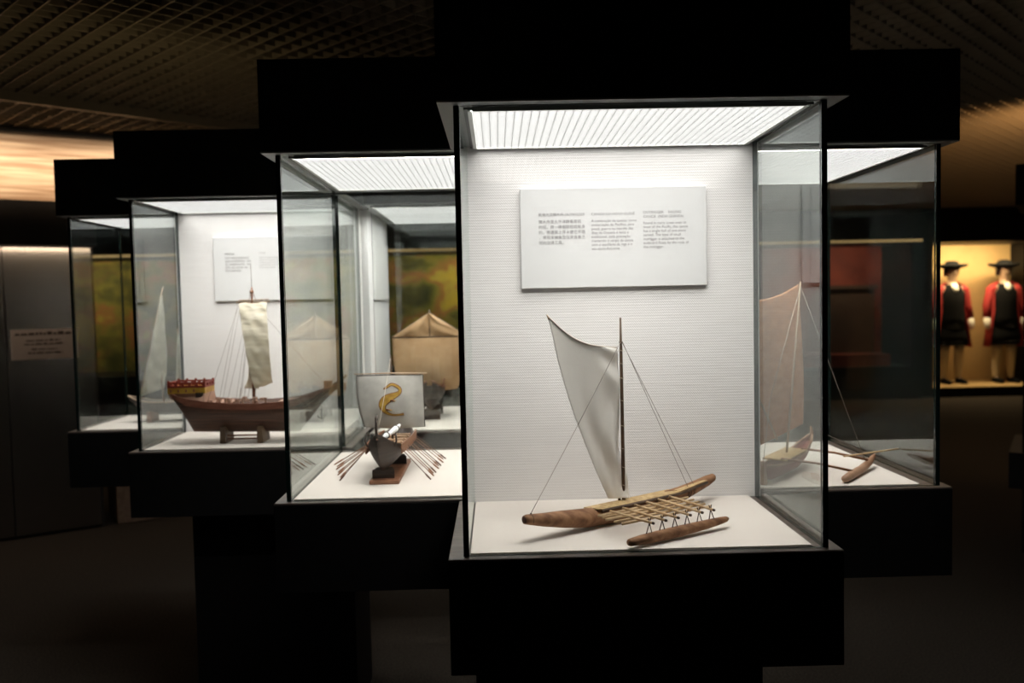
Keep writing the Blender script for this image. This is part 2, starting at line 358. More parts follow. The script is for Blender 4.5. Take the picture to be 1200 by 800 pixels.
# ------------------------------------------------------------------ outrigger canoe (nearest case)
DK = G+.0034
def canoe():
    t = thing('outrigger_canoe', (.35, .22, DK), 'carved brown outrigger canoe model with ivory sail and cane framework', 'model boat', 'model boats in the cases')
    o = (0, 0, DK)
    d = Vector((.812, .584, 0)); nrm = Vector((-d.y, d.x, 0)); P0 = Vector((.119, .070, 0)); LN = .572
    # log hull: stations along s with centre height, half width, half depth
    st = [(0, .0465, .0085, .0078), (.006, .0465, .0100, .0092), (.05, .0385, .0140, .0125), (.10, .031, .0185, .0160), (.16, .0235, .0215, .0180),
          (.24, .0195, .0225, .0185), (.32, .0195, .0222, .0185), (.39, .0225, .0205, .0175), (.45, .029, .0175, .0155), (.50, .0375, .0150, .0130), (.545, .047, .0125, .0110), (.566, .0515, .0095, .0085), (LN, .0525, .005, .0045)]
    rings = []
    for s, zc, hw, hd in st:
        c = P0+d*s; r = []
        for k in range(20):
            a = 2*PI*k/20; j = 1+.05*math.sin(5*a+s*70)*(.3 if s > .03 else .1)
            r.append(c+nrm*(hw*math.cos(a)*j)+Vector((0, 0, zc+hd*1.12*math.sin(a)*j)))
        rings.append(r)
    h = MB(o).loft(rings, smooth=True).obj('hull', 'hull_log', t)
    MB(o).tube([P0+d*-.0012+Vector((0,0,.0465)), P0+d*.0006+Vector((0,0,.0465))], [.0068, .0075], 14).obj('hull_end', 'log_end', h)
    lb = MB(o)
    for s in (.462, .467, .472, .482, .487):
        c = P0+d*s; i = min(range(len(st)), key=lambda q: abs(st[q][0]-s)); zc = lerp(.029, .0375, (s-.45)/.05); hw = lerp(.0175, .0150, (s-.45)/.05); hd = lerp(.0155, .013, (s-.45)/.05)
        lb.tube([c+nrm*((hw+.0006)*math.cos(a))+Vector((0,0,zc+(hd+.0006)*math.sin(a))) for a in [2*PI*k/18 for k in range(19)]], .0008, 5)
    lb.obj('hull_lashing', 'twine', h)
    lb = MB(o); c = P0+d*.016; lb.tube([c+nrm*(.0108*math.cos(a))+Vector((0,0,.045+.0103*math.sin(a))) for a in [2*PI*k/16 for k in range(17)]], .0008, 5)
    lb.tube([c+Vector((0,0,.054)), c+Vector((.001,0,.058))], .0018, 6); lb.obj('stay_knot', 'twine', h)
    # bamboo platform: boards side by side, with a narrow tail towards the stern
    def at(s, n, z): return P0+d*s+nrm*n+Vector((0, 0, z))
    pf = MB(o); k = 0; s0 = .168
    widths = [.042]*6+[.03]
    for w in widths:
        a, b = s0, min(s0+w-.0008, .425); sl = .018 if k == 0 else 0
        pf.add([at(a, .012, .0405), at(b, .012, .0405), at(b, -.026, .0405), at(a+sl, -.026, .0405), at(a, .012, .0428), at(b, .012, .0428), at(b, -.026, .0428), at(a+sl, -.026, .0428)],
               [(0,1,2,3),(7,6,5,4),(0,4,5,1),(1,5,6,2),(2,6,7,3),(3,7,4,0)]); s0 += w; k += 1
    pf.add([at(.425, -.007, .0420), at(.520, -.012, .0525), at(.520, -.022, .0525), at(.425, -.026, .0420), at(.425, -.007, .0443), at(.520, -.012, .0548), at(.520, -.022, .0548), at(.425, -.026, .0443)],
           [(0,1,2,3),(7,6,5,4),(0,4,5,1),(1,5,6,2),(2,6,7,3),(3,7,4,0)])
    pl = pf.obj('platform', 'bamboo', t)
    ed = MB(o); ed.tube([at(.186, -.0275, .0395), at(.425, -.0275, .0395), at(.520, -.0235, .0505)], .0028, 6); ed.obj('platform_edge', 'mast', pl)
    # outrigger cross beams and lengthwise rods
    ins = [Vector((.3015, .152, .0395)), Vector((.448, .2655, .0405))]; outs = [Vector((.3672, .0272, .0455)), Vector((.5085, .1172, .0455))]
    fl0, fl1 = Vector((.318, .012, .0125)), Vector((.547, .149, .0145)); fd = (fl1-fl0).normalized()
    for i in range(6):
        f = i/5; a = ins[0].lerp(ins[1], f); b = outs[0].lerp(outs[1], f)
        cb = MB(o).tube([a, b], .0028, 8).obj('cross_beam', 'rod', t)
        dr = (b-a).normalized(); MB(o).tube([b-dr*.0002, b+dr*.0035], [.0030, .0027], 8).obj('beam_tip', 'rod_tip', cb)
        q = a.lerp(b, .93); fo = q.copy(); tt = (q-fl0).dot(fd); ft = fl0+fd*tt; ft.z = fl0.z+.0105+.002*f
        m = MB(o)
        for sg in (-1, 1):
            m.tube([ft+fd*(sg*.0075)+Vector((0,0,-.002)), q-fd*(sg*.0035)+Vector((0,0,.0085))], .00105, 6)
        m.obj('float_stake', 'twine', t)
    rl = [Vector((.2735, .128, .036)), Vector((.2790, .112, .0365)), Vector((.2850, .094, .037)), Vector((.2985, .070, .038)), Vector((.3110, .050, .039))]
    rr = [Vector((.490, .268, .037)), Vector((.497, .244, .0375)), Vector((.504, .220, .038)), Vector((.510, .196, .039)), Vector((.5165, .172, .040))]
    for a, b in zip(rl, rr): MB(o).tube([a, b], [.0029, .0025], 8).obj('lengthwise_rod', 'rod', t)
    # float
    fr = []; L = (fl1-fl0).length; fn = Vector((-fd.y, fd.x, 0))
    for s, r in ((-.001, .0058), (.003, .0074), (.03, .0098), (.08, .0112), (.14, .0112), (.20, .0098), (.245, .0076), (L-.006, .006), (L, .003)):
        c = fl0+fd*s+Vector((0, 0, .004*(s/L)**3)); fr.append([c+fn*(r*math.cos(2*PI*k/14))+Vector((0,0,r*math.sin(2*PI*k/14))) for k in range(14)])
    fo = MB(o).loft(fr).obj('float', 'hull_log', t)
    # mast, boom stub and sail
    mb_ = Vector((.342, .238, .0432)); mt = Vector((.3403, .2372, .4405))
    mast = MB(o).tube([mb_, mb_.lerp(mt, .5), mb_.lerp(mt, .84), mb_.lerp(mt, .85), mt], [.0042, .0039, .0034, .0028, .0022], 10).obj('mast', 'mast', t)
    sd = Vector((.89, .455, 0)).normalized(); O = Vector((.342, .238, 0)); sn = Vector((sd.y, -sd.x, 0))
    S = lambda s, z: O+sd*s+Vector((0, 0, z-.0034+.0015))-sn*.003-sd*.0012
    left = [S(*p) for p in [(-.0375, .0515), (-.0616, .1006), (-.0888, .1626), (-.1256, .2534), (-.1552, .3452), (-.1723, .4171), (-.1818, .451)]]
    right = [S(*p) for p in [(.0098, .0495), (.0078, .1), (.0020, .155), (-.0018, .225), (-.0050, .30), (-.0064, .346), (-.0080, .3778)]]
    def push(u, v):
        bel = -.008*math.sin(PI*u)*math.sin(PI*min(1, v*1.05))
        fold = .0040*math.sin(9*u+5*v)*math.exp(-((v-.36)/.16)**2)*u*1.5+.0022*math.sin(16*u-13*v)*math.exp(-((v-.3)/.3)**2)*u
        fold += .0016*math.sin(26*v+3*u)*math.exp(-((u-.9)/.14)**2)
        sag = -.0185*(v**9)*math.sin(PI*u)*(1.15-.5*u)*1.35
        return sn*(bel+fold*1.9+.015*max(0, 1-v/.22)*u)+Vector((0, 0, sag))
    sail = solid(cloth(MB(o), left, right, 40, 70, push).obj('sail', 'satin', t), .0007)
    hem = MB(o); top = []
    for i in range(25):
        u = i/24; top.append(left[-1].lerp(right[-1], u)+Vector(push(u, 1)))
    hem.tube(top, .0019, 6); hem.obj('sail_hem', 'satin_hem', sail)
    tip = MB(o); a = left[-1]; tip.tube([a+Vector((.003, 0, -.008)), a+Vector((-.001, 0, .003))], [.0018, .0012], 6); tip.obj('yard_tip', 'rod', sail)
    for v in (.1, .22, .34, .46, .58, .70, .82, .95):
        p = curve_at(right, v); q = mb_.lerp(mt, (p.z-mb_.z)/(mt.z-mb_.z))
        MB(o).tube([q+Vector((.0048*math.cos(a_), .0048*math.sin(a_), .0008*math.sin(2*a_))) for a_ in [2*PI*k/12 for k in range(13)]], .0006, 5).obj('sail_lacing', 'pale_twine', mast)
    MB(o).tube([mb_+Vector((-.0105, -.006, .0)), mb_+Vector((-.0105, -.006, .010))], .003, 6).obj('sail_foot_peg', 'mast', t)
    hi = mb_.lerp(mt, .865)
    MB(o).tube([hi+Vector((.0036*math.cos(a_), .0036*math.sin(a_), .001*math.sin(a_))) for a_ in [2*PI*k/12 for k in range(13)]], .0011, 6).obj('mast_knot', 'twine', mast)
    def rope(a, b, sag=.003):
        a = Vector(a); b = Vector(b)
        MB(o).tube([a.lerp(b, k/10)+Vector((0, 0, -sag*math.sin(PI*k/10))) for k in range(11)], .00062, 5).obj('stay', 'grey_twine', t)
    rope(P0+d*.016+Vector((0,0,.056)), hi+Vector((-.002,-.004,0)))
    rope(P0+d*.487+nrm*-.012+Vector((0,0,.046)), hi+Vector((.003,0,0)), 0)
    rope(P0+d*.468+nrm*-.017+Vector((0,0,.034)), hi+Vector((.003,-.002,.002)), 0)
canoe()

# ------------------------------------------------------------------ generic plank hull: stations (s, z_keel, z_rim, half beam)
def plank_hull(mb, st, place, depth=.010, thick=.05, n=9, flare=1.6, mi=0):
    rings = []
    for s, zk, zr, hb in st:
        r = []
        pr = []
        for k in range(n+1):
            a = k/n                                        # keel to rim
            w = hb*(1-(1-a)**flare); pr.append((w, lerp(zk, zr, a)))
        ins = max(hb*(1-thick*3), hb*.4); dk = max(zr-depth, zk+(zr-zk)*.5)
        loop = [(-w, z) for w, z in reversed(pr)]+[(w, z) for w, z in pr[1:]]+[(ins, zr), (ins*.98, dk), (-ins*.98, dk), (-ins, zr)]
        rings.append([place(s, w, z) for w, z in loop])
    return mb.loft(rings, mi)

# ------------------------------------------------------------------ longship (second case)
def longship():
    t = thing('longship_model', (-.235, .83, DK), 'dark longship model with oars on both sides and a grey square sail', 'model boat', 'model boats in the cases')
    o = (-.235, 0, DK); place = lambda s, w, z: Vector((w+.055*(s-.83), s, z))
    bs = MB((0,0,DK)); bs.box((-.277, .652, 0), (-.197, .965, .011)); st_ = bevel(bs.obj('stand', 'oak', t), .002)
    for y in (.70, .90):
        kb = MB(o); kb.prism([(-.03+.055*(y-.83), y-.02), (.03+.055*(y-.83), y-.02), (.02+.055*(y-.83), y+.02), (-.02+.055*(y-.83), y+.02)], .011, .034)
        kb.obj('stand_chock', 'dark_hull', st_)
    st = [(.612, .112, .140, .003), (.622, .080, .137, .010), (.645, .046, .122, .024), (.68, .030, .106, .038), (.74, .025, .095, .047), (.82, .024, .091, .050), (.90, .025, .092, .048), (.97, .030, .099, .038), (1.01, .046, .110, .024), (1.035, .080, .125, .010), (1.045, .112, .135, .003)]
    h = plank_hull(MB(o), st, place, .014).obj('hull', 'dark_hull', t)
    for sg in (-1, 1):                                     # lighter side screen along the oar ports
        bd = MB(o)
        for i in range(16):
            y0 = .70+i*.0165
            f = min(1, abs(y0-.82)/.16); hb = lerp(.051, .044, f*f)
            bd.obox(place(y0, sg*hb, .074), Vector((.0009, .0165, 0)), Vector((sg*.003, 0, 0)), Vector((0, 0, .026)))
        bd.obj('side_screen', 'oar', h)
    dk = MB(o)
    for i in range(14):
        y = .70+i*.02; dk.obox(place(y, -.034, .0835), (.068, 0, 0), (0, .016, 0), (0, 0, .0015))
    for i in range(5): dk.obox(place(.72+i*.05, -.042, .090), (.084, 0, 0), (0, .008, 0), (0, 0, .004))
    dk.obj('deck_planks', 'tan_deck', h)
    MB(o).tube([place(.614, 0, .132), place(.604, 0, .15), place(.606, 0, .17), place(.613, 0, .183), place(.622, 0, .192)], [.004, .0034, .003, .0045, .0015], 8).obj('stem_post', 'dark_hull', h)
    MB(o).tube([place(1.043, 0, .128), place(1.052, 0, .15), place(1.045, 0, .172)], [.004, .003, .002], 8).obj('stern_post', 'dark_hull', h)
    # prow guards (small curved horns each side of the bow)
    for sg in (-1, 1): MB(o).tube([place(.665, sg*.036, .10), place(.66, sg*.042, .115), place(.668, sg*.04, .132), place(.68, sg*.034, .128)], .0025, 6).obj('bow_timber', 'dark_hull', h)
    m = MB(o).tube([place(.84, 0, .08), place(.84, 0, .27), place(.84, 0, .333)], [.0038, .003, .0015], 8).obj('mast', 'mast', t)
    MB(o).tube([(-.105, .838, .281), (0, .836, .2815), (.103, .838, .280)], [.0014, .0022, .0014], 8).obj('yard', 'spar', t)
    bulge = lambda u, v: (0, -.018*math.sin(PI*u)*math.sin(PI*v), -.004*math.sin(PI*u)*(1-v))
    SL = [(-.078, .833, .129), (-.090, .833, .17), (-.098, .834, .22), (-.098, .835, .278)]; SR = [(.094, .833, .126), (.094, .833, .17), (.093, .834, .22), (.092, .835, .277)]
    sa = solid(cloth(MB(o), [(-.078, .833, .129), (-.090, .833, .17), (-.098, .834, .22), (-.098, .835, .278)], [(.094, .833, .126), (.094, .833, .17), (.093, .834, .22), (.092, .835, .277)], 24, 24, bulge).obj('sail', 'grey_sail', t), .0008)
    bo = MB(o)
    for e in ([(-.078, .8328, .129), (-.090, .8328, .17), (-.098, .8338, .22), (-.098, .8348, .278)], [(.094, .8328, .126), (.094, .8328, .17), (.093, .8338, .22), (.092, .8348, .277)]): bo.tube(e, .0011, 5)
    bo.tube([Vector((-.098, .834, .277)).lerp(Vector((.092, .834, .276)), k/10) for k in range(11)], .0013, 5)
    bo.obj('bolt_rope', 'dark_hull', sa)
    # sea creature: curved neck, full belly, tail sweeping right, two small legs
    px = [(238,268,9),(285,240,17),(340,205,22),(395,215,24),(440,245,25),(466,280,25),(455,320,30),(405,352,42),(330,385,62),(265,425,72),(225,480,62),(225,535,48),(255,590,30),(310,628,20),(370,645,15),(440,645,14),(512,636,17)]
    def em(k, dy, name, mname, dist=0):
        mbx = MB(o); pts = []; n_ = len(px)
        for i in range(4*(n_-1)+1):
            q = curve_at([(a, b, c) for a, b, c in px], i/(4*(n_-1))); pts.append(q)
        def W(x, y):
            xx = (430+x/12.3-457.3)/82*.2078+.0005; z = .2785-(435+y/12.3-440)/62*.150
            u = (xx+.094)/.187; v = (z-.128)/.15
            for _ in range(14):
                p = curve_at(SL, v).lerp(curve_at(SR, v), u)+Vector(bulge(u, v)); u += (xx-p.x)/.187; v += (z-p.z)/.15
                u = min(max(u, 0), 1); v = min(max(v, 0), 1)
            return p+Vector((0, -dy, 0))
        a = []; b = []
        for i, p in enumerate(pts):
            nx = pts[min(i+1, len(pts)-1)]-pts[max(i-1, 0)]; nx = Vector((nx.x, nx.y)).normalized(); w = max(p.z*.88-k, 1.5)
            a.append(W(p.x-nx.y*w, p.y+nx.x*w)); b.append(W(p.x+nx.y*w, p.y-nx.x*w))
        mid = [x_.lerp(y_, .5) for x_, y_ in zip(a, b)]
        mbx.add([v for tr in zip(a, mid, b) for v in tr], [f for i in range(len(a)-1) for f in ((3*i, 3*i+1, 3*i+4, 3*i+3), (3*i+1, 3*i+2, 3*i+5, 3*i+4))])
        for lx, ly, ex, ey in ((335, 425, 402, 440), (275, 560, 350, 570)):
            mbx.tube([W(lx, ly), W((lx+ex)/2, (ly+ey)/2+4), W(ex, ey)], [.0024-k*.0001, .0018-k*.0001, .0011], 6)
        return solid(mbx.obj(name, mname, sa), .0006)
    em(-3, .0012, 'emblem_outline', 'emblem_edge'); em(8, .0021, 'emblem', 'gold')
    MB(o).tube([place(.84, 0, .325), place(.72, .0, .22), place(.615, -.002, .128)], .0007, 5).obj('stay', 'pale_twine', t)
    # oars
    for sg in (-1, 1):
        for i in range(10):
            y = .705+i*.027; spread = .030*(i-3)/6 if sg < 0 else .010*(i-4)
            a = place(y, sg*.046, .088); tipx = (.122+.022*i/9 if sg > 0 else -.124-.058*i/9)+.003*math.sin(i*2.1)
            b = Vector((tipx, lerp(.66, .955, i/9)+.006*math.sin(i*1.7) if sg > 0 else lerp(.672, .915, i/9)+.006*math.sin(i*1.3), .009+.002*(i % 3)))
            blade = a.lerp(b, .80)
            mb2 = MB(o); mb2.tube([a.lerp(b, -.12), blade], [.0011, .0011], 6); mb2.tube([blade, a.lerp(b, .86), b], [.0012, .0026, .0018], 6)
            mb2.obj('oar', 'oar' if i % 3 else 'oar_dark', t)
    # furled white cloth with dark ties lying over the fore deck
    fc = MB(o); pts = [(-.008, .668, .118), (.002, .69, .126), (.010, .715, .128), (.022, .74, .136), (.030, .765, .142)]
    fc.tube([Vector(p) for p in pts], [.004, .0075, .006, .0085, .004], 8)
    fc.tube([(.002, .69, .122), (-.004, .675, .106), (.004, .668, .096)], [.004, .0035, .002], 6)
    c = fc.obj('furled_cloth', 'white_cloth', t)
    for p in (1, 3): MB(o).tube([Vector(pts[p])+Vector((.009*math.cos(a), 0, .009*math.sin(a))) for a in [2*PI*k/10 for k in range(11)]], .0014, 5).obj('cloth_tie', 'dark_hull', c)
    for a, b in (((.002, .69, .122), (.004, .70, .09)), ((.022, .74, .13), (.022, .742, .09))): MB(o).tube([a, b], .0018, 5).obj('cloth_prop', 'dark_hull', c)
longship()

# ------------------------------------------------------------------ castled ship (third case)
def cog():
    t = thing('castled_ship_model', (-.81, 1.44, DK), 'brown wooden ship model with a red and yellow castle and crinkled cream sail', 'model boat', 'model boats in the cases')
    o = (0, 1.44, DK-.0034); place = lambda s, w, z: Vector((s, w, z))
    st = [(-1.088, .176, .186, .030), (-1.075, .150, .183, .048), (-1.05, .104, .175, .060), (-1.017, .042, .166, .066), (-.95, .040, .155, .070), (-.86, .038, .147, .073), (-.76, .036, .145, .073), (-.69, .035, .149, .070), (-.64, .036, .157, .062), (-.59, .094, .172, .048), (-.55, .142, .186, .034), (-.51, .178, .200, .018), (-.492, .190, .206, .006)]
    h = plank_hull(MB(o), st, place, .016, flare=2.0).obj('hull', 'cog_hull', t)
    wl = MB(o)
    for sg in (-1, 1):
        vs = []
        for s, zk, zr, hb in st:
            vs += [place(s, sg*(hb*1.0+.0015), zr+.001), place(s, sg*(hb*(1-(1-.82)**2)+.0025), max(lerp(zk, zr, .80), zr-.026))]
        wl.add(vs, [(2*i, 2*i+1, 2*i+3, 2*i+2) for i in range(len(st)-1)])
    solid(wl.obj('wale', 'wale', h), .002)
    MB(o).box((-.95, -.055, .142), (-.86, .055, .150)).obj('deck_platform', 'cog_deck', h); MB(o).box((-.70, -.05, .142), (-.62, .05, .150)).obj('deck_platform', 'cog_deck', h)
    for x in (-.945, -.915, -.905, -.885, -.87, -.855, -.84, -.825, -.79, -.775, -.745):
        MB(o).box((x, -.064, .146), (x+.006, -.058, .160+.006*math.sin(x*90))).obj('bulwark_post', 'cog_deck', h)
    for i in range(9): MB(o).box((-.945+i*.021, -.05+.02*(i % 3), .150), (-.932+i*.021, -.03+.02*(i % 3), .158+.005*(i % 2))).obj('deck_fitting', 'cog_deck', h)
    MB(o).tube([(-.515, 0, .196), (-.49, 0, .21), (-.470, 0, .232)], [.007, .006, .0045], 8).obj('bowsprit', 'dark_hull', h)
    MB(o).box((-.548, -.014, .188), (-.522, .014, .214)).obj('bow_block', 'wale', h); MB(o).box((-.500, -.008, .178), (-.472, .008, .205)).obj('bow_block', 'wale', h)
    # stern castle
    cs = MB(o); x0, x1, w = -1.086, -.955, .05
    cs.box((x0, -w, .184), (x1, w, .204))
    c = cs.obj('castle', 'castle_yellow', t)
    cw = MB(o); cw.add([(x0+.004, -.030, .160), (x1, -.066, .150), (x1, .066, .150), (x0+.004, .030, .160), (x0, -w, .1838), (x1, -w, .1838), (x1, w, .1838), (x0, w, .1838)], [(0,3,2,1),(4,5,6,7),(0,1,5,4),(1,2,6,5),(2,3,7,6),(3,0,4,7)]); cw.obj('castle_footing', 'cog_deck', c)
    rd = MB(o); T = .005
    for y in (-w-.001, w-T+.001):
        rd.box((x0-.001, y, .204), (x1+.001, y+T, .2115)); rd.box((x0-.001, y, .218), (x1+.001, y+T, .224))
        n = 5
        for i in range(n+1):
            xx = lerp(x0, x1-.010, i/n); rd.box((xx, y, .2098), (xx+.010, y+T, .2192))
    for x in (x0-.001, x1-T+.001):
        rd.box((x, -w+.004, .204), (x+T, w-.004, .210)); rd.box((x, -w+.004, .219), (x+T, w-.004, .224))
        for i in range(4): yy = lerp(-w+.004, w-.014, i/3); rd.box((x, yy, .2098), (x+T, yy+.010, .2192))
    rd.obj('castle_parapet', 'castle_red', c)
    for i in range(5):
        for y in (-w+.001, w-.005): xx = lerp(x0, x1-.007, i/4); MB(o).box((xx, y, .2238), (xx+.007, y+.004, .2295)).obj('merlon', 'castle_red', c)
    ar = MB(o); nA = 10
    pts = [(-.998+.0, .172)]
    ar.box((-.988, -w-.0025, .170), (-.962, -w+.004, .186)); ar.obj('castle_doorway', 'dark_hull', c)
    bx = MB(o)
    for i in range(4): bx.box((x0+.008+i*.027, -w-.0012, .188), (x0+.014+i*.027, -w, .198))
    bx.obj('castle_loophole', 'wale', c)
    # stand
    for x in (-.912, -.782):
        s2 = MB(o)
        s2.add([(x, -.045, .0034), (x+.022, -.045, .0034), (x+.022, .045, .0034), (x, .045, .0034), (x+.003, -.05, .062), (x+.019, -.05, .062), (x+.019, .05, .062), (x+.003, .05, .062)], [(0,3,2,1),(4,5,6,7),(0,1,5,4),(1,2,6,5),(2,3,7,6),(3,0,4,7)])
        s2.obj('stand_leg', 'mast', t)
    for z in (.018, .030):
        MB(o).tube([(-.89, -.03, z), (-.785, -.03, z)], .003, 6).obj('stand_rail', 'oak', t)
    # rig
    m = MB(o).tube([(-.800, 0, .13), (-.798, 0, .40), (-.795, 0, .50), (-.794, 0, .552)], [.0062, .005, .004, .003], 8).obj('mast', 'oak', t)
    MB(o).tube([(-.794, 0, .55), (-.7955, 0, .636)], [.0011, .0006], 5).obj('flag_staff', 'grey_twine', m)
    ft = MB(o); ft.lathe((-.795, 0, .528), [(.003, 0), (.007, .004), (.0075, .012), (.003, .013)], 10)
    ft.tube([(-.803, 0, .523), (-.787, 0, .523)], .0015, 5); ft.tube([(-.794, 0, .548), (-.806, .0, .503)], .0009, 5); ft.tube([(-.794, 0, .548), (-.781, .0, .503)], .0009, 5); ft.obj('masthead', 'oak', m)
    yd = MB(o); yd.tube([(-.847, -.012, .4985), (-.735, .012, .4995)], .0026, 8); yd.tube([(-.838, -.013, .506), (-.738, .010, .508)], .0018, 6); yd.obj('yard', 'spar', t)
    def push(u, v): return (0, -.038*math.sin(PI*v)**.8*(.5+.5*u)+.0011*math.sin(34*v+4*u)+.0009*math.sin(14*u+25*v), .002*math.sin(9*u))
    left = [(-.788, -.03, .194), (-.797, -.035, .25), (-.808, -.035, .33), (-.822, -.03, .42), (-.836, -.018, .495)]
    right = [(-.731, .0, .210), (-.727, -.005, .26), (-.728, -.005, .34), (-.735, .0, .42), (-.745, .010, .497)]
    sa = solid(cloth(MB(o), left, right, 30, 60, push).obj('sail', 'silk', t), .0008)
    left2 = [(-.840, .02, .192), (-.822, .01, .225), (-.812, -.01, .27), (-.812, -.02, .32)]; right2 = [(-.780, .0, .190), (-.786, -.01, .225), (-.795, -.02, .27), (-.806, -.025, .32)]
    solid(cloth(MB(o), left2, right2, 10, 24, lambda u, v: (0, -.006*math.sin(PI*u), 0)).obj('sail_corner', 'silk', sa), .0008)
    def rope(a, b, r=.0006, m='grey_twine'): MB(o).tube([a, b], r, 5).obj('shroud', m, t)
    for x, y, tx in ((-.945, -.055, -.838), (-.925, .05, -.836), (-.875, -.06, -.802), (-.862, .06, -.80), (-.845, -.062, -.80), (-.83, -.064, -.80)):
        rope((x, y, .158), (tx, -.005 if y < 0 else .005, .497))
    for x in (-.838, -.822, -.808, -.785): rope((x, -.05, .155), (x-.001, -.02, .196), .0009)
    rope((-.548, 0, .205), (-.793, 0, .500))
    rope((-.842, -.015, .492), (-.905, -.06, .155))
    an = MB(o); ax, ay = -.5580, -.02
    an.tube([(ax, ay, .150), (ax, ay, .116)], .0006, 5); an.tube([(ax, ay, .118), (ax, ay, .082)], .0016, 6)
    an.tube([(ax+.013*math.cos(a), ay, .094+.013*math.sin(a)) for a in [PI+PI*k/10 for k in range(11)]], [.0006]+[.0018]*9+[.0006], 6)
    an.tube([(ax-.007, ay, .112), (ax+.007, ay, .112)], .0012, 5); an.obj('anchor', 'iron', t)
cog()

# ------------------------------------------------------------------ small sailing boat in the leftmost case
def lateen():
    t = thing('sailing_boat_model', (-1.33, 2.03, DK), 'dark-hulled sailing boat model with two white triangular sails', 'model boat', 'model boats in the cases')
    o = (0, 2.03, DK); place = lambda s, w, z: Vector((s, w, z))
    st = [(-1.500, .098, .112, .004), (-1.46, .060, .098, .030), (-1.40, .040, .088, .044), (-1.32, .036, .086, .048), (-1.25, .040, .090, .044), (-1.19, .056, .098, .034), (-1.155, .085, .106, .014)]
    h = plank_hull(MB(o), st, place, .012).obj('hull', 'dark_hull', t)
    rl = MB(o)
    for sg in (-1, 1): rl.tube([place(s, sg*hb, zr) for s, zk, zr, hb in st], .003, 6)
    rl.obj('gunwale', 'spar', h)
    for x in (-1.40, -1.25): MB(o).prism(rect(x-.01, -.04, x+.01, .04), 0, .045).obj('stand_leg', 'oak', t)
    MB(o).tube([(-1.350, 0, .08), (-1.369, 0, .42)], [.005, .0035], 8).obj('mast', 'spar', t)
    MB(o).tube([(-1.443, -.02, .10), (-1.385, -.02, .33), (-1.327, -.02, .572)], [.003, .0045, .002], 8).obj('yard', 'spar', t)
    solid(cloth(MB(o), [(-1.436, -.022, .11), (-1.400, -.022, .27), (-1.336, -.022, .535)], [(-1.352, .01, .140), (-1.334, .01, .26), (-1.331, -.018, .535)], 20, 36,
        lambda u, v: (0, -.02*math.sin(PI*u)*math.sin(PI*v)+.003*math.sin(25*v+6*u), 0)).obj('sail', 'white_sail', t), .0008)
    MB(o).tube([(-1.272, 0, .085), (-1.281, 0, .392)], [.0035, .002], 8).obj('mizzen_mast', 'spar', t)
    solid(cloth(MB(o), [(-1.296, -.004, .150), (-1.290, -.004, .25), (-1.282, -.004, .375)], [(-1.256, .004, .140), (-1.262, .004, .25), (-1.279, .0, .375)], 10, 24,
        lambda u, v: (0, -.008*math.sin(PI*u)*math.sin(PI*v), 0)).obj('mizzen_sail', 'white_sail', t), .0008)
lateen()

# ------------------------------------------------------------------ tan-sailed ship behind the longship
def tan_ship():
    t = thing('tan_sailed_ship_model', (-.21, 1.98, DK), 'dark ship model with a broad tan peaked sail, behind the longship', 'model boat', 'model boats in the cases')
    o = (0, 0, DK); cx = -.205; place = lambda s, w, z: Vector((cx+w, s, z))
    st = [(1.82, .10, .165, .012), (1.84, .06, .150, .034), (1.88, .040, .138, .052), (1.97, .034, .132, .060), (2.06, .038, .138, .058), (2.14, .055, .155, .046), (2.17, .09, .17, .03)]
    h = plank_hull(MB(o), st, place, .018).obj('hull', 'dark_hull', t)
    rl = MB(o)
    for sg in (-1, 1): rl.tube([place(s, sg*hb, zr) for s, zk, zr, hb in st], .004, 6)
    for i in range(6):
        for sg in (-1, 1): rl.tube([place(1.86+i*.05, sg*.05, .135), place(1.86+i*.05, sg*.054, .165)], .0022, 5)
    rl.tube([place(1.86, .054, .164), place(2.12, .054, .168)], .003, 5); rl.obj('bulwark_rail', 'oak', h)
    for y in (1.90, 2.08): MB(o).prism(rect(cx-.035, y-.012, cx+.035, y+.012), 0, .044).obj('stand_leg', 'dark_hull', t)
    MB(o).tube([(-.209, 1.955, .12), (-.209, 1.955, .452)], [.005, .003], 8).obj('mast', 'mast', t)
    left = [(-.335, 1.94, .098), (-.352, 1.94, .17), (-.362, 1.94, .25), (-.366, 1.945, .336)]; right = [(-.10, 1.94, .12), (-.075, 1.94, .17), (-.062, 1.94, .25), (-.055, 1.945, .336)]
    sa = solid(cloth(MB(o), left, right, 24, 24, lambda u, v: (0, -.03*math.sin(PI*u)*math.sin(PI*v), 0)).obj('sail', 'tan_sail', t), .001)
    for nm, L_, R_ in (('topsail', [(-.366, 1.946, .339), (-.290, 1.949, .387), (-.211, 1.95, .436)], [(-.211, 1.946, .339), (-.2105, 1.946, .387), (-.2095, 1.95, .436)]),
                       ('topsail', [(-.207, 1.946, .339), (-.2075, 1.946, .387), (-.2085, 1.95, .436)], [(-.055, 1.946, .339), (-.130, 1.949, .387), (-.207, 1.95, .436)])):
        solid(cloth(MB(o), L_, R_, 14, 16, lambda u, v: (0, -.016*math.sin(PI*u)*math.sin(PI*v)+.004*math.sin(7*u+9*v), 0)).obj(nm, 'tan_sail', t), .001)
    sp_ = MB(o); sp_.tube([(-.372, 1.944, .338), (-.05, 1.944, .338)], .003, 6); sp_.obj('yard', 'mast', t)
    lf = MB(o); lf.tube([(-.372, 1.95, .338), (-.209, 1.955, .440)], .0011, 5); lf.tube([(-.05, 1.95, .338), (-.209, 1.955, .440)], .0011, 5); lf.obj('yard_lift', 'grey_twine', t)
tan_ship()

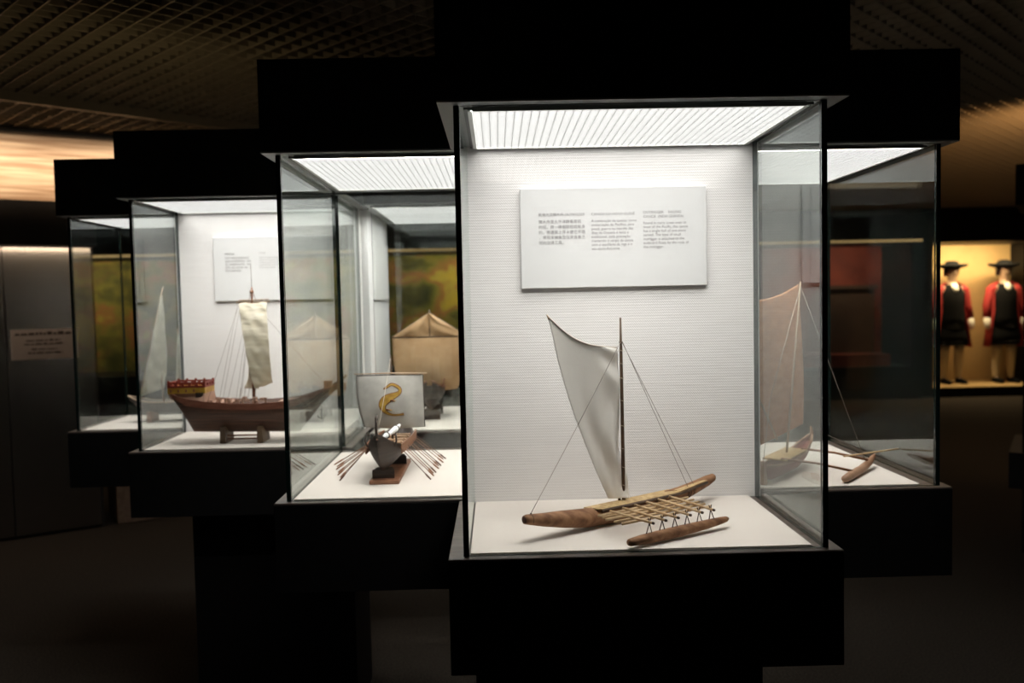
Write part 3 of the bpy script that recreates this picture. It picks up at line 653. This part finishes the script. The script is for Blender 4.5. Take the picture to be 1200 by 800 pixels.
# ------------------------------------------------------------------ orange-sailed outrigger, right case
def orange_canoe():
    t = thing('outrigger_canoe', (.87, .66, DK), 'outrigger model with an orange-tan sail and dull red hull, right case', 'model boat', 'model boats in the cases')
    o = (0, 0, DK); d = Vector((.628, .778, 0)); nrm = Vector((-d.y, d.x, 0)); O = Vector((.85, .67, 0))
    P = lambda s, n, z: O+d*s+nrm*n+Vector((0, 0, z))
    place = lambda s, w, z: P(s, w, z)
    st = [(-.172, .016, .050, .012), (-.12, .004, .044, .022), (-.02, .0015, .042, .027), (.08, .004, .050, .023), (.15, .022, .068, .014), (.186, .050, .080, .004)]
    h = plank_hull(MB(o), st, place, .012).obj('hull', 'red_hull', t)
    wl = MB(o)
    for sg in (-1, 1): wl.tube([place(s, sg*hb, zr) for s, zk, zr, hb in st], .004, 6)
    wl.obj('gunwale', 'pale_log', h)
    MB(o).tube([P(-.166, 0, .002), P(-.172, 0, .03), P(-.176, 0, .062)], [.010, .009, .006], 8).obj('prow_board', 'pale_log', h)
    MB(o).tube([P(.178, 0, .06), P(.196, 0, .088), P(.186, 0, .104)], [.006, .005, .003], 6).obj('stern_ornament', 'pale_log', h)
    pf = MB(o); pf.add([P(-.10, -.035, .052), P(.06, -.035, .056), P(.06, .03, .056), P(-.10, .03, .052), P(-.10, -.035, .056), P(.06, -.035, .060), P(.06, .03, .060), P(-.10, .03, .056)], [(0,3,2,1),(4,5,6,7),(0,1,5,4),(1,2,6,5),(2,3,7,6),(3,0,4,7)])
    pf.obj('platform', 'bamboo', t)
    f0, f1 = Vector((.946, .528, .0115)), Vector((1.118, .738, .0125)); fd = (f1-f0).normalized(); fn = Vector((-fd.y, fd.x, 0)); r_ = []
    for s, r in ((0, .004), (.006, .009), (.05, .0112), (.14, .0112), (.22, .0095), (.26, .006), (.272, .002)):
        c = f0+fd*s+Vector((0, 0, .02*max(0, (s-.15)/.12)**2)); r_.append([c+fn*(r*math.cos(2*PI*k/12))+Vector((0, 0, r*math.sin(2*PI*k/12))) for k in range(12)])
    MB(o).loft(r_).obj('float', 'pale_log', t)
    for a, b in ((P(-.10, -.02, .058), f0+fd*.065+Vector((0, 0, .010))), (P(.05, -.02, .062), f0+fd*.205+Vector((0, 0, .016)))):
        MB(o).tube([a, a.lerp(b, .5)+Vector((0, 0, .004)), b], [.0034, .003, .0036], 8).obj('boom', 'oar', t)
    MB(o).tube([f0+fd*.11+Vector((-.02, .04, .034)), f0+fd*.26+Vector((.06, -.02, .040))], .0022, 6).obj('paddle', 'rod', t)
    MB(o).tube([P(-.005, 0, .058), P(.05, 0, .28), P(.107, 0, .518)], [.0035, .003, .0018], 8).obj('mast', 'spar', t)
    MB(o).tube([P(-.225, 0, .250), P(-.15, -.0, .178), P(-.075, 0, .104)], .003, 6).obj('steering_pole', 'spar', t)
    solid(cloth(MB(o), [P(-.16, .01, .100), P(-.21, .012, .22), P(-.232, .012, .34), P(-.245, .01, .470)], [P(.150, .01, .115), P(.163, .012, .20), P(.158, .012, .30), P(.107, .006, .511)], 24, 40,
        lambda u, v: (.0, -.02*math.sin(PI*u)*math.sin(PI*v), -.012*v**6*math.sin(PI*u))).obj('sail', 'orange_sail', t), .001)
    rp = lambda a, b, m='pale_twine': MB(o).tube([a, b], .0008, 5).obj('stay', m, t)
    rp(P(.107, 0, .505), P(-.176, -.02, .218)); rp(P(.107, 0, .505), f0+fd*.18+Vector((0, 0, .02)), 'grey_twine'); rp(P(.19, 0, .100), f0+fd*.22+Vector((0, 0, .03)), 'grey_twine')
    rp(P(-.176, -.02, .218), P(-.17, 0, .06))
orange_canoe()

# ------------------------------------------------------------------ the hall
MB().box((-9, -7, -.05), (14, 12.6, 0)).obj('floor', 'carpet')
struct(bpy.data.objects['floor'])
# egg-crate ceiling, set diagonally to the cases
CZ = 2.65
gr = MB(); pitch = .085; R = 11.5
cx, cy = 1.5, 4.5
for k in range(-int(R/pitch), int(R/pitch)+1):
    q = k*pitch; hl = math.sqrt(max(R*R-q*q, 0))
    if hl < .2: continue
    for (ux, uy), hgt, z0 in (((.7071, .7071), .030, CZ+.004), ((-.7071, .7071), .038, CZ)):
        c = Vector((cx-uy*q, cy+ux*q, z0)); u = Vector((ux, uy, 0)); n = Vector((-uy, ux, 0))
        gr.obox(c-u*hl-n*.0025, u*2*hl, n*.005, (0, 0, hgt))
struct(gr.obj('ceiling', 'grid'))
struct(MB().box((-9, -7, CZ+.30), (14, 12.6, CZ+.35)).obj('ceiling_slab', 'void'))
u = Vector((.7415, .671, 0)); n = Vector((-u.y, u.x, 0))
struct(MB().obox(Vector((-2.54, 3.03, CZ-.045))-u*3-n*.02, u*9, n*.045, (0, 0, .05)).obj('trim_1', 'grid'))
# lift wall on the left: steel doors, dark fascia, lit wood band above
wu = Vector((.848, .530, 0)); wn = Vector((.530, -.848, 0)); W0 = Vector((-3.148, 3.858, 0))     # wn faces the room
WL0, WL1 = -2.2, .62
def lw(name, m, s0, s1, z0, z1, d0, d1, parent=None):
    return MB().obox(W0+wu*s0+wn*d0+Vector((0, 0, z0)), wu*(s1-s0), wn*(d1-d0), (0, 0, z1-z0)).obj(name, m, parent)
struct(lw('wall_left', 'hall_wall', WL0, WL1, 0, CZ, -.25, -.06))
dr = struct(lw('door_1', 'steel', WL0+.05, .087, .02, 1.895, -.058, -.02))
dr2 = struct(lw('door_2', 'steel', .093, .60, .02, 1.895, -.058, -.02))
struct(lw('trim_2', 'hall_wall', WL0, WL1, 1.90, 2.18, -.058, .14))
struct(lw('trim_3', 'wood_band', WL0, WL1+.4, 2.182, CZ-.005, -.058, -.02))
struct(lw('trim_4', 'black', WL0, WL1+.4, CZ-.034, CZ-.006, -.015, .06))
sg = lw('paper_notice', 'paper', .115, .505, 1.165, 1.362, -.0195, -.0165)
tag(sg, 'pale paper notice stuck on the dim steel lift door', 'notice')
wr = MB()
for z, a, b, h_ in ((1.325, .14, .47, .022), (1.285, .20, .40, .012), (1.262, .19, .42, .012), (1.228, .23, .38, .010), (1.203, .21, .41, .012)):
    s_ = a
    while s_ < b:
        w_ = random.uniform(.012, .05); e_ = min(s_+w_, b)
        wr.obox(W0+wu*s_+wn*-.0164+Vector((0, 0, z)), wu*(e_-s_), wn*.0006, (0, 0, h_*random.uniform(.5, 1))); s_ = e_+.008
wr.obj('lettering', 'brown_case', sg)
bl = MB(); bl.obox(W0+wu*.70+wn*-.02, wu*.50, -wn*.45, (0, 0, .60)); b_ = bl.obj('low_plinth', 'brown_block'); bevel(b_, .01)
tag(b_, 'low brown plinth on the carpet beyond the lift wall', 'plinth')
# hall walls
struct(MB().box((-9, 11.2, 0), (14, 11.4, CZ)).obj('wall_back', 'hall_wall'))
struct(MB().box((11.5, -7, 0), (11.7, 11.2, CZ)).obj('wall_right', 'hall_wall'))
struct(MB().box((-8.9, 4, 0), (-8.7, 11.2, CZ)).obj('wall_far_left', 'hall_wall'))

def showcase(x0, x1, z0, z1, label, back_mat, frame='black', strip=True):
    t = thing('wall_showcase', ((x0+x1)/2, 10.8, 0), label, 'showcase', 'lit showcases along the far wall')
    y0, y1 = 10.2, 11.19
    MB().box((x0-.15, y0, 0), (x1+.15, y1, z0)).obj('plinth', frame, t)
    MB().box((x0-.15, y0, z1), (x1+.15, y1, 2.64)).obj('fascia', frame, t)
    for a, b in ((x0-.15, x0), (x1, x1+.15)): MB().box((a, y0, z0), (b, y1, z1)).obj('side_panel', frame, t)
    MB().box((x0, y1-.06, z0), (x1, y1-.005, z1)).obj('back_panel', back_mat, t)
    if strip: MB().box((x0-.14, y0-.03, z1+.005), (x1+.14, y0-.001, z1+.035)).obj('light_strip', 'strip', t)
    return t
showcase(-7.2, -4.2, .55, 2.18, 'dim far showcase with a foliage painting, seen through the leftmost case', 'mural')
showcase(-1.55, 3.4, .55, 2.18, 'far showcase with a yellow-green foliage painting, seen behind the tan-sailed ship', 'mural')
struct(MB().box((-2.30, 10.1, 0), (-1.72, 10.9, 2.12)).obj('trim_5', 'cream_wall'))
t = showcase(3.75, 5.85, .45, 2.18, 'dim far showcase with a dark red back, seen through the right case', 'dark_red')
MB().box((4.3, 10.3, .4505), (5.6, 10.9, .62)).obj('display_step', 'dark_red', t)
cb = MB(); cb.box((4.9, 10.7, .6205), (5.55, 11.0, 1.55)); cb.box((4.86, 10.66, 1.55), (5.59, 11.04, 1.6)); cb.obj('dark_cabinet', 'brown_case', t)
t = showcase(6.15, 7.80, .13, 2.17, 'amber-lit far showcase with two red-coated mannequins', 'niche_wall', strip=False)
MB().box((6.151, 10.205, .1303), (7.799, 11.12, .140)).obj('display_floor', 'niche_wall', t)

# ------------------------------------------------------------------ mannequins
def mannequin(x, label, turn):
    z0 = .1405; y = 10.72
    t = thing('mannequin', (x, y, z0), label, 'mannequin', 'red-coated mannequins in the amber showcase')
    bm = bmesh.new(); sk = bm.verts.layers.skin.verify()
    V = []
    def vt(p, r, root=False):
        v = bm.verts.new(p); v[sk].radius = (r, r) if not isinstance(r, tuple) else r; v[sk].use_root = root; V.append(v); return v
    def chain(a, items):
        for p, r in items: b = vt(p, r); bm.edges.new((a, b)); a = b
        return a
    pel = vt((0, 0, .93), (.13, .10), True)
    ch = chain(pel, [((0, 0, 1.12), (.12, .09)), ((0, 0, 1.34), (.14, .10)), ((0, 0, 1.44), (.075, .07)), ((0, 0, 1.50), (.052, .055))])
    chain(ch, [((0, -.005, 1.57), (.066, .08)), ((0, -.005, 1.64), (.074, .09)), ((0, 0, 1.72), (.05, .06))])
    nose = vt((0, -.105, 1.60), .014); bm.edges.new((V[6], nose))
    sh = V[2]
    for s in (-1, 1):
        w = chain(sh, [((s*.17, 0, 1.38), .058), ((s*.235, .02, 1.13), .045), ((s*.262, -.03, .93), .030), ((s*.268, -.045, .865), (.034, .022))])
        for k in range(4):
            ln = (.05, .062, .066, .056)[3-k]; xx = s*(.268)+(k-1.5)*.004
            chain(w, [((xx, -.045+(k-1.5)*.017, .83), .009), ((xx-s*.004, -.05+(k-1.5)*.018, .83-ln*.55), .008), ((xx-s*.014, -.052+(k-1.5)*.017, .83-ln), .0065)])
        chain(w, [((s*.258, -.085, .85), .010), ((s*.252, -.098, .815), .008)])
        f = chain(pel, [((s*.095, 0, .86), .09), ((s*.105, -.01, .50), .058), ((s*.11, .01, .30), .052), ((s*.112, .015, .10), .034)])
        chain(f, [((s*.115, -.05, .035), .034), ((s*.12, -.14, .026), .026)])
    me = bpy.data.meshes.new('body'); bm.to_mesh(me); bm.free(); me.materials.append(M['skin'])
    b = bpy.data.objects.new('body', me); COL.objects.link(b); b.parent = t
    b.modifiers.new('skin', 'SKIN').use_smooth_shade = True
    ss = b.modifiers.new('smooth', 'SUBSURF'); ss.levels = 1; ss.render_levels = 1
    o = (x, y, z0)
    def ring(rx, ry, z, a0=0, a1=2*PI, n=24, cy=0):
        return [(rx*math.cos(lerp(a0, a1, k/(n if a1-a0 > 6.2 else n-1))), cy+ry*math.sin(lerp(a0, a1, k/(n if a1-a0 > 6.2 else n-1))), z) for k in range(n)]
    MB(o).loft([ring(.185, .16, .80), ring(.178, .15, .95), ring(.165, .142, 1.15), ring(.178, .14, 1.32), ring(.10, .09, 1.44)]).obj('waistcoat', 'blackcloth', t)
    MB(o).loft([ring(.235, .17, .56), ring(.215, .16, .70), ring(.175, .14, .86), ring(.162, .132, .98)]).obj('breeches', 'blackcloth', t)
    c0, c1 = -PI/2+1.12, 1.5*PI-1.12
    solid(MB(o).loft([ring(.275, .21, .53, c0, c1), ring(.235, .18, .80, c0, c1), ring(.185, .15, 1.05, c0, c1), ring(.195, .15, 1.30, c0, c1), ring(.175, .13, 1.41, c0+.1, c1-.1), ring(.09, .085, 1.47, c0+.2, c1-.2)], closed=False).obj('coat', 'coat', t), .015)
    for s in (-1, 1):
        MB(o).tube([(s*.14, 0, 1.40), (s*.185, 0, 1.36), (s*.24, .02, 1.13), (s*.262, -.025, .95)], [.06, .07, .058, .052], 12).obj('sleeve', 'coat', t)
        MB(o).tube([(s*.262, -.026, .945), (s*.266, -.038, .885), (s*.268, -.046, .845), (s*.266, -.05, .80)], [.046, .046, .044, .026], 10).obj('glove', 'glove', t)
        MB(o).tube([(s*.105, -.01, .56), (s*.106, -.005, .45), (s*.11, .012, .30), (s*.112, .016, .11), (s*.112, .010, .07)], [.075, .064, .062, .044, .046], 12).obj('stocking', 'stocking', t)
        MB(o).loft([[(s*.118+w*math.cos(a), yy, max(.002, zc+hh*math.sin(a))) for a in [2*PI*k/10 for k in range(10)]] for yy, w, zc, hh in ((.06, .03, .04, .036), (.0, .045, .045, .045), (-.08, .048, .036, .036), (-.16, .042, .028, .028), (-.19, .02, .02, .018))]).obj('shoe', 'blackcloth', t)
    MB(o).loft([ring(.05, .03, 1.455, cy=-.06, n=10), ring(.045, .02, 1.38, cy=-.115, n=10), ring(.02, .012, 1.33, cy=-.13, n=10)]).obj('neckcloth', 'glove', t)
    hr = MB(o).loft([ring(.088, .095, 1.56, .1, PI-.1, 16, .01), ring(.098, .105, 1.63, -.1, PI+.1, 16, .005), ring(.095, .105, 1.70, -.2, PI+.2, 16, 0)], closed=False).obj('hair', 'brown_case', t); solid(hr, .02)
    hb = MB(o); hb.loft([ring(.09, .10, 1.665), ring(.21, .15, 1.70), ring(.235, .14, 1.735), ring(.19, .10, 1.73), ring(.10, .09, 1.70), ring(.095, .085, 1.765), ring(.05, .05, 1.785)])
    hb.obj('hat', 'blackcloth', t)
    return t
mannequin(6.69, 'red-coated mannequin in a black hat, nearer the glass cases', 0)
mannequin(7.46, 'red-coated mannequin in a black hat, farther from the glass cases', 0)

# ------------------------------------------------------------------ dark freestanding case at the right edge
t = thing('display_case', (3.45, 3.4, 0), 'dark unlit display case cut off by the right edge of the photo', 'display case')
gu = Vector((.83, -.56, 0)); gv = Vector((.56, .83, 0)); g0 = Vector((2.945, 3.1, 0))
def gbox(a, b, name, m, mi=None):
    mb = MB(); mb.obox(g0+gu*a[0]+gv*a[1]+Vector((0, 0, a[2])), gu*(b[0]-a[0]), gv*(b[1]-a[1]), (0, 0, b[2]-a[2]))
    if mi: mb.mi = mi
    return mb.obj(name, m, t)
gbox((.008, 0, 1.956), (.7, .7, 2.176), 'header', 'black')
gbox((-.015, 0, .372), (.7, .7, .575), 'base', 'black')
gbox((.05, .06, 0), (.65, .64, .3715), 'pedestal', 'black')
for y in (.012, .678): gbox((.062, y, .5755), (.688, y+.01, 1.9555), 'glass_pane', ['glass', 'glass_edge'], [1, 1, 0, 1, 0, 1])
for x in (.05, .689): gbox((x, .012, .5755), (x+.011, .688, 1.9555), 'glass_pane', ['glass', 'glass_edge'], [1, 1, 1, 0, 1, 0])

# ------------------------------------------------------------------ lamps
CASE_FILL = 2.7
def area(name, loc, target, sx, sy, power, col):
    l = bpy.data.lights.new(name, 'AREA'); l.shape = 'RECTANGLE'; l.size = sx; l.size_y = sy; l.energy = power; l.color = col
    o = bpy.data.objects.new(name, l); COL.objects.link(o); o.location = loc
    o.rotation_euler = (Vector(target)-Vector(loc)).to_track_quat('-Z', 'Y').to_euler(); return o
for wx, wy, wz, wl, wb in case_fills:
    o = area('added_case_fill', (wx, wy, wz), (wx, max(wb, wy+.42) if wb-wy < .6 else wy+.45, G+.22), wl, .006, CASE_FILL, (1, .962, .925)); o.data.spread = math.radians(120)  # added fill in each case, evens the back wall and brightens sails
def warea(name, s, z, dist, ts, tz, td, sx, sy, p, col):
    a = W0+wu*s+wn*dist; b = W0+wu*ts+wn*td; o = area(name, (a.x, a.y, z), (b.x, b.y, tz), sx, sy, p, col)
    # long side along the wall
    zax = (Vector((a.x, a.y, z))-Vector((b.x, b.y, tz))).normalized(); xax = wu; yax = zax.cross(xax).normalized()
    o.rotation_euler = Matrix((xax, yax, zax)).transposed().to_euler(); return o
warea('band_lamp', -.4, CZ-.06, .40, -.4, 2.36, -.02, 3.0, .05, 7, (1, .76, .53)).data.spread = math.radians(74)
warea('added_door_fill', -.4, 1.895, .11, -.4, 1.40, -.02, 2.8, .03, 5.5, (1, .78, .58))  # added light under the fascia, stands in for light mirrored in the doors
area('mural_lamp', (1.0, 10.35, 2.15), (1.0, 11.15, 1.4), 4.4, .1, 36, (1, .78, .42))
area('mural_lamp', (-5.7, 10.35, 2.15), (-5.7, 11.15, 1.4), 2.8, .1, 12, (1, .72, .38))
area('column_lamp', (-2.0, 9.6, 2.5), (-2.0, 10.1, 1.5), .4, .2, 4, (1, .85, .55))
area('red_lamp', (4.8, 10.35, 2.15), (4.8, 11.1, 1.2), 1.8, .1, 10, (1, .7, .45))
area('niche_lamp', (6.88, 10.45, 2.15), (6.88, 11.0, 1.0), 1.3, .15, 46, (1, .77, .43))
area('added_ceiling_fill', (3.6, 3.6, 2.19), (4.3, 4.6, 2.7), .6, .3, 14, (1, .60, .27))  # added uplight on top of the dark case, for the ceiling's warm glow
area('added_ceiling_fill', (-1.3, 2.05, 2.12), (-1.6, 2.3, 2.65), .6, .4, .9, (1, .85, .5))  # added uplight above the leftmost case, lifts the ceiling grid
area('hall_fill', (-1.5, 6.5, 2.6), (-1.5, 6.5, 0), 2, 2, 7, (1, .75, .5))
area('hall_fill', (4.5, 6.0, 2.6), (4.5, 6.0, 0), 2, 2, 7, (1, .72, .45))

w = bpy.data.worlds.new('hall_ambience'); sc.world = w; w.use_nodes = True
bg = w.node_tree.nodes['Background']; bg.inputs['Color'].default_value = (1, .8, .6, 1); bg.inputs['Strength'].default_value = .006

# ------------------------------------------------------------------ camera
cam = bpy.data.cameras.new('camera'); co = bpy.data.objects.new('camera', cam); COL.objects.link(co)
cam.sensor_width = 36; cam.lens = 30; cam.clip_start = .02
yaw, pitch, roll = -.0165, .0483, -.0208
r = Vector((math.cos(yaw), math.sin(yaw), 0)); f = Vector((-math.sin(yaw), math.cos(yaw), 0)); u_ = Vector((0, 0, 1))
F = f*math.cos(pitch)-u_*math.sin(pitch); U = u_*math.cos(pitch)+f*math.sin(pitch)
Rr = r*math.cos(roll)+U*math.sin(roll); Uu = U*math.cos(roll)-r*math.sin(roll)
co.matrix_world = Matrix.Translation((.0742, -1.6064, G+.4866)) @ Matrix((Rr, Uu, -F)).transposed().to_4x4()
cam.dof.use_dof = True; cam.dof.focus_distance = 1.85; cam.dof.aperture_fstop = 3.2
sc.camera = co
sc.view_settings.view_transform = 'Standard'; sc.view_settings.look = 'None'; sc.view_settings.gamma = 1; sc.view_settings.exposure = 0
sc.view_settings.use_curve_mapping = False
sc.cycles.transparent_max_bounces = 32; sc.cycles.max_bounces = 10; sc.cycles.glossy_bounces = 6
fin()
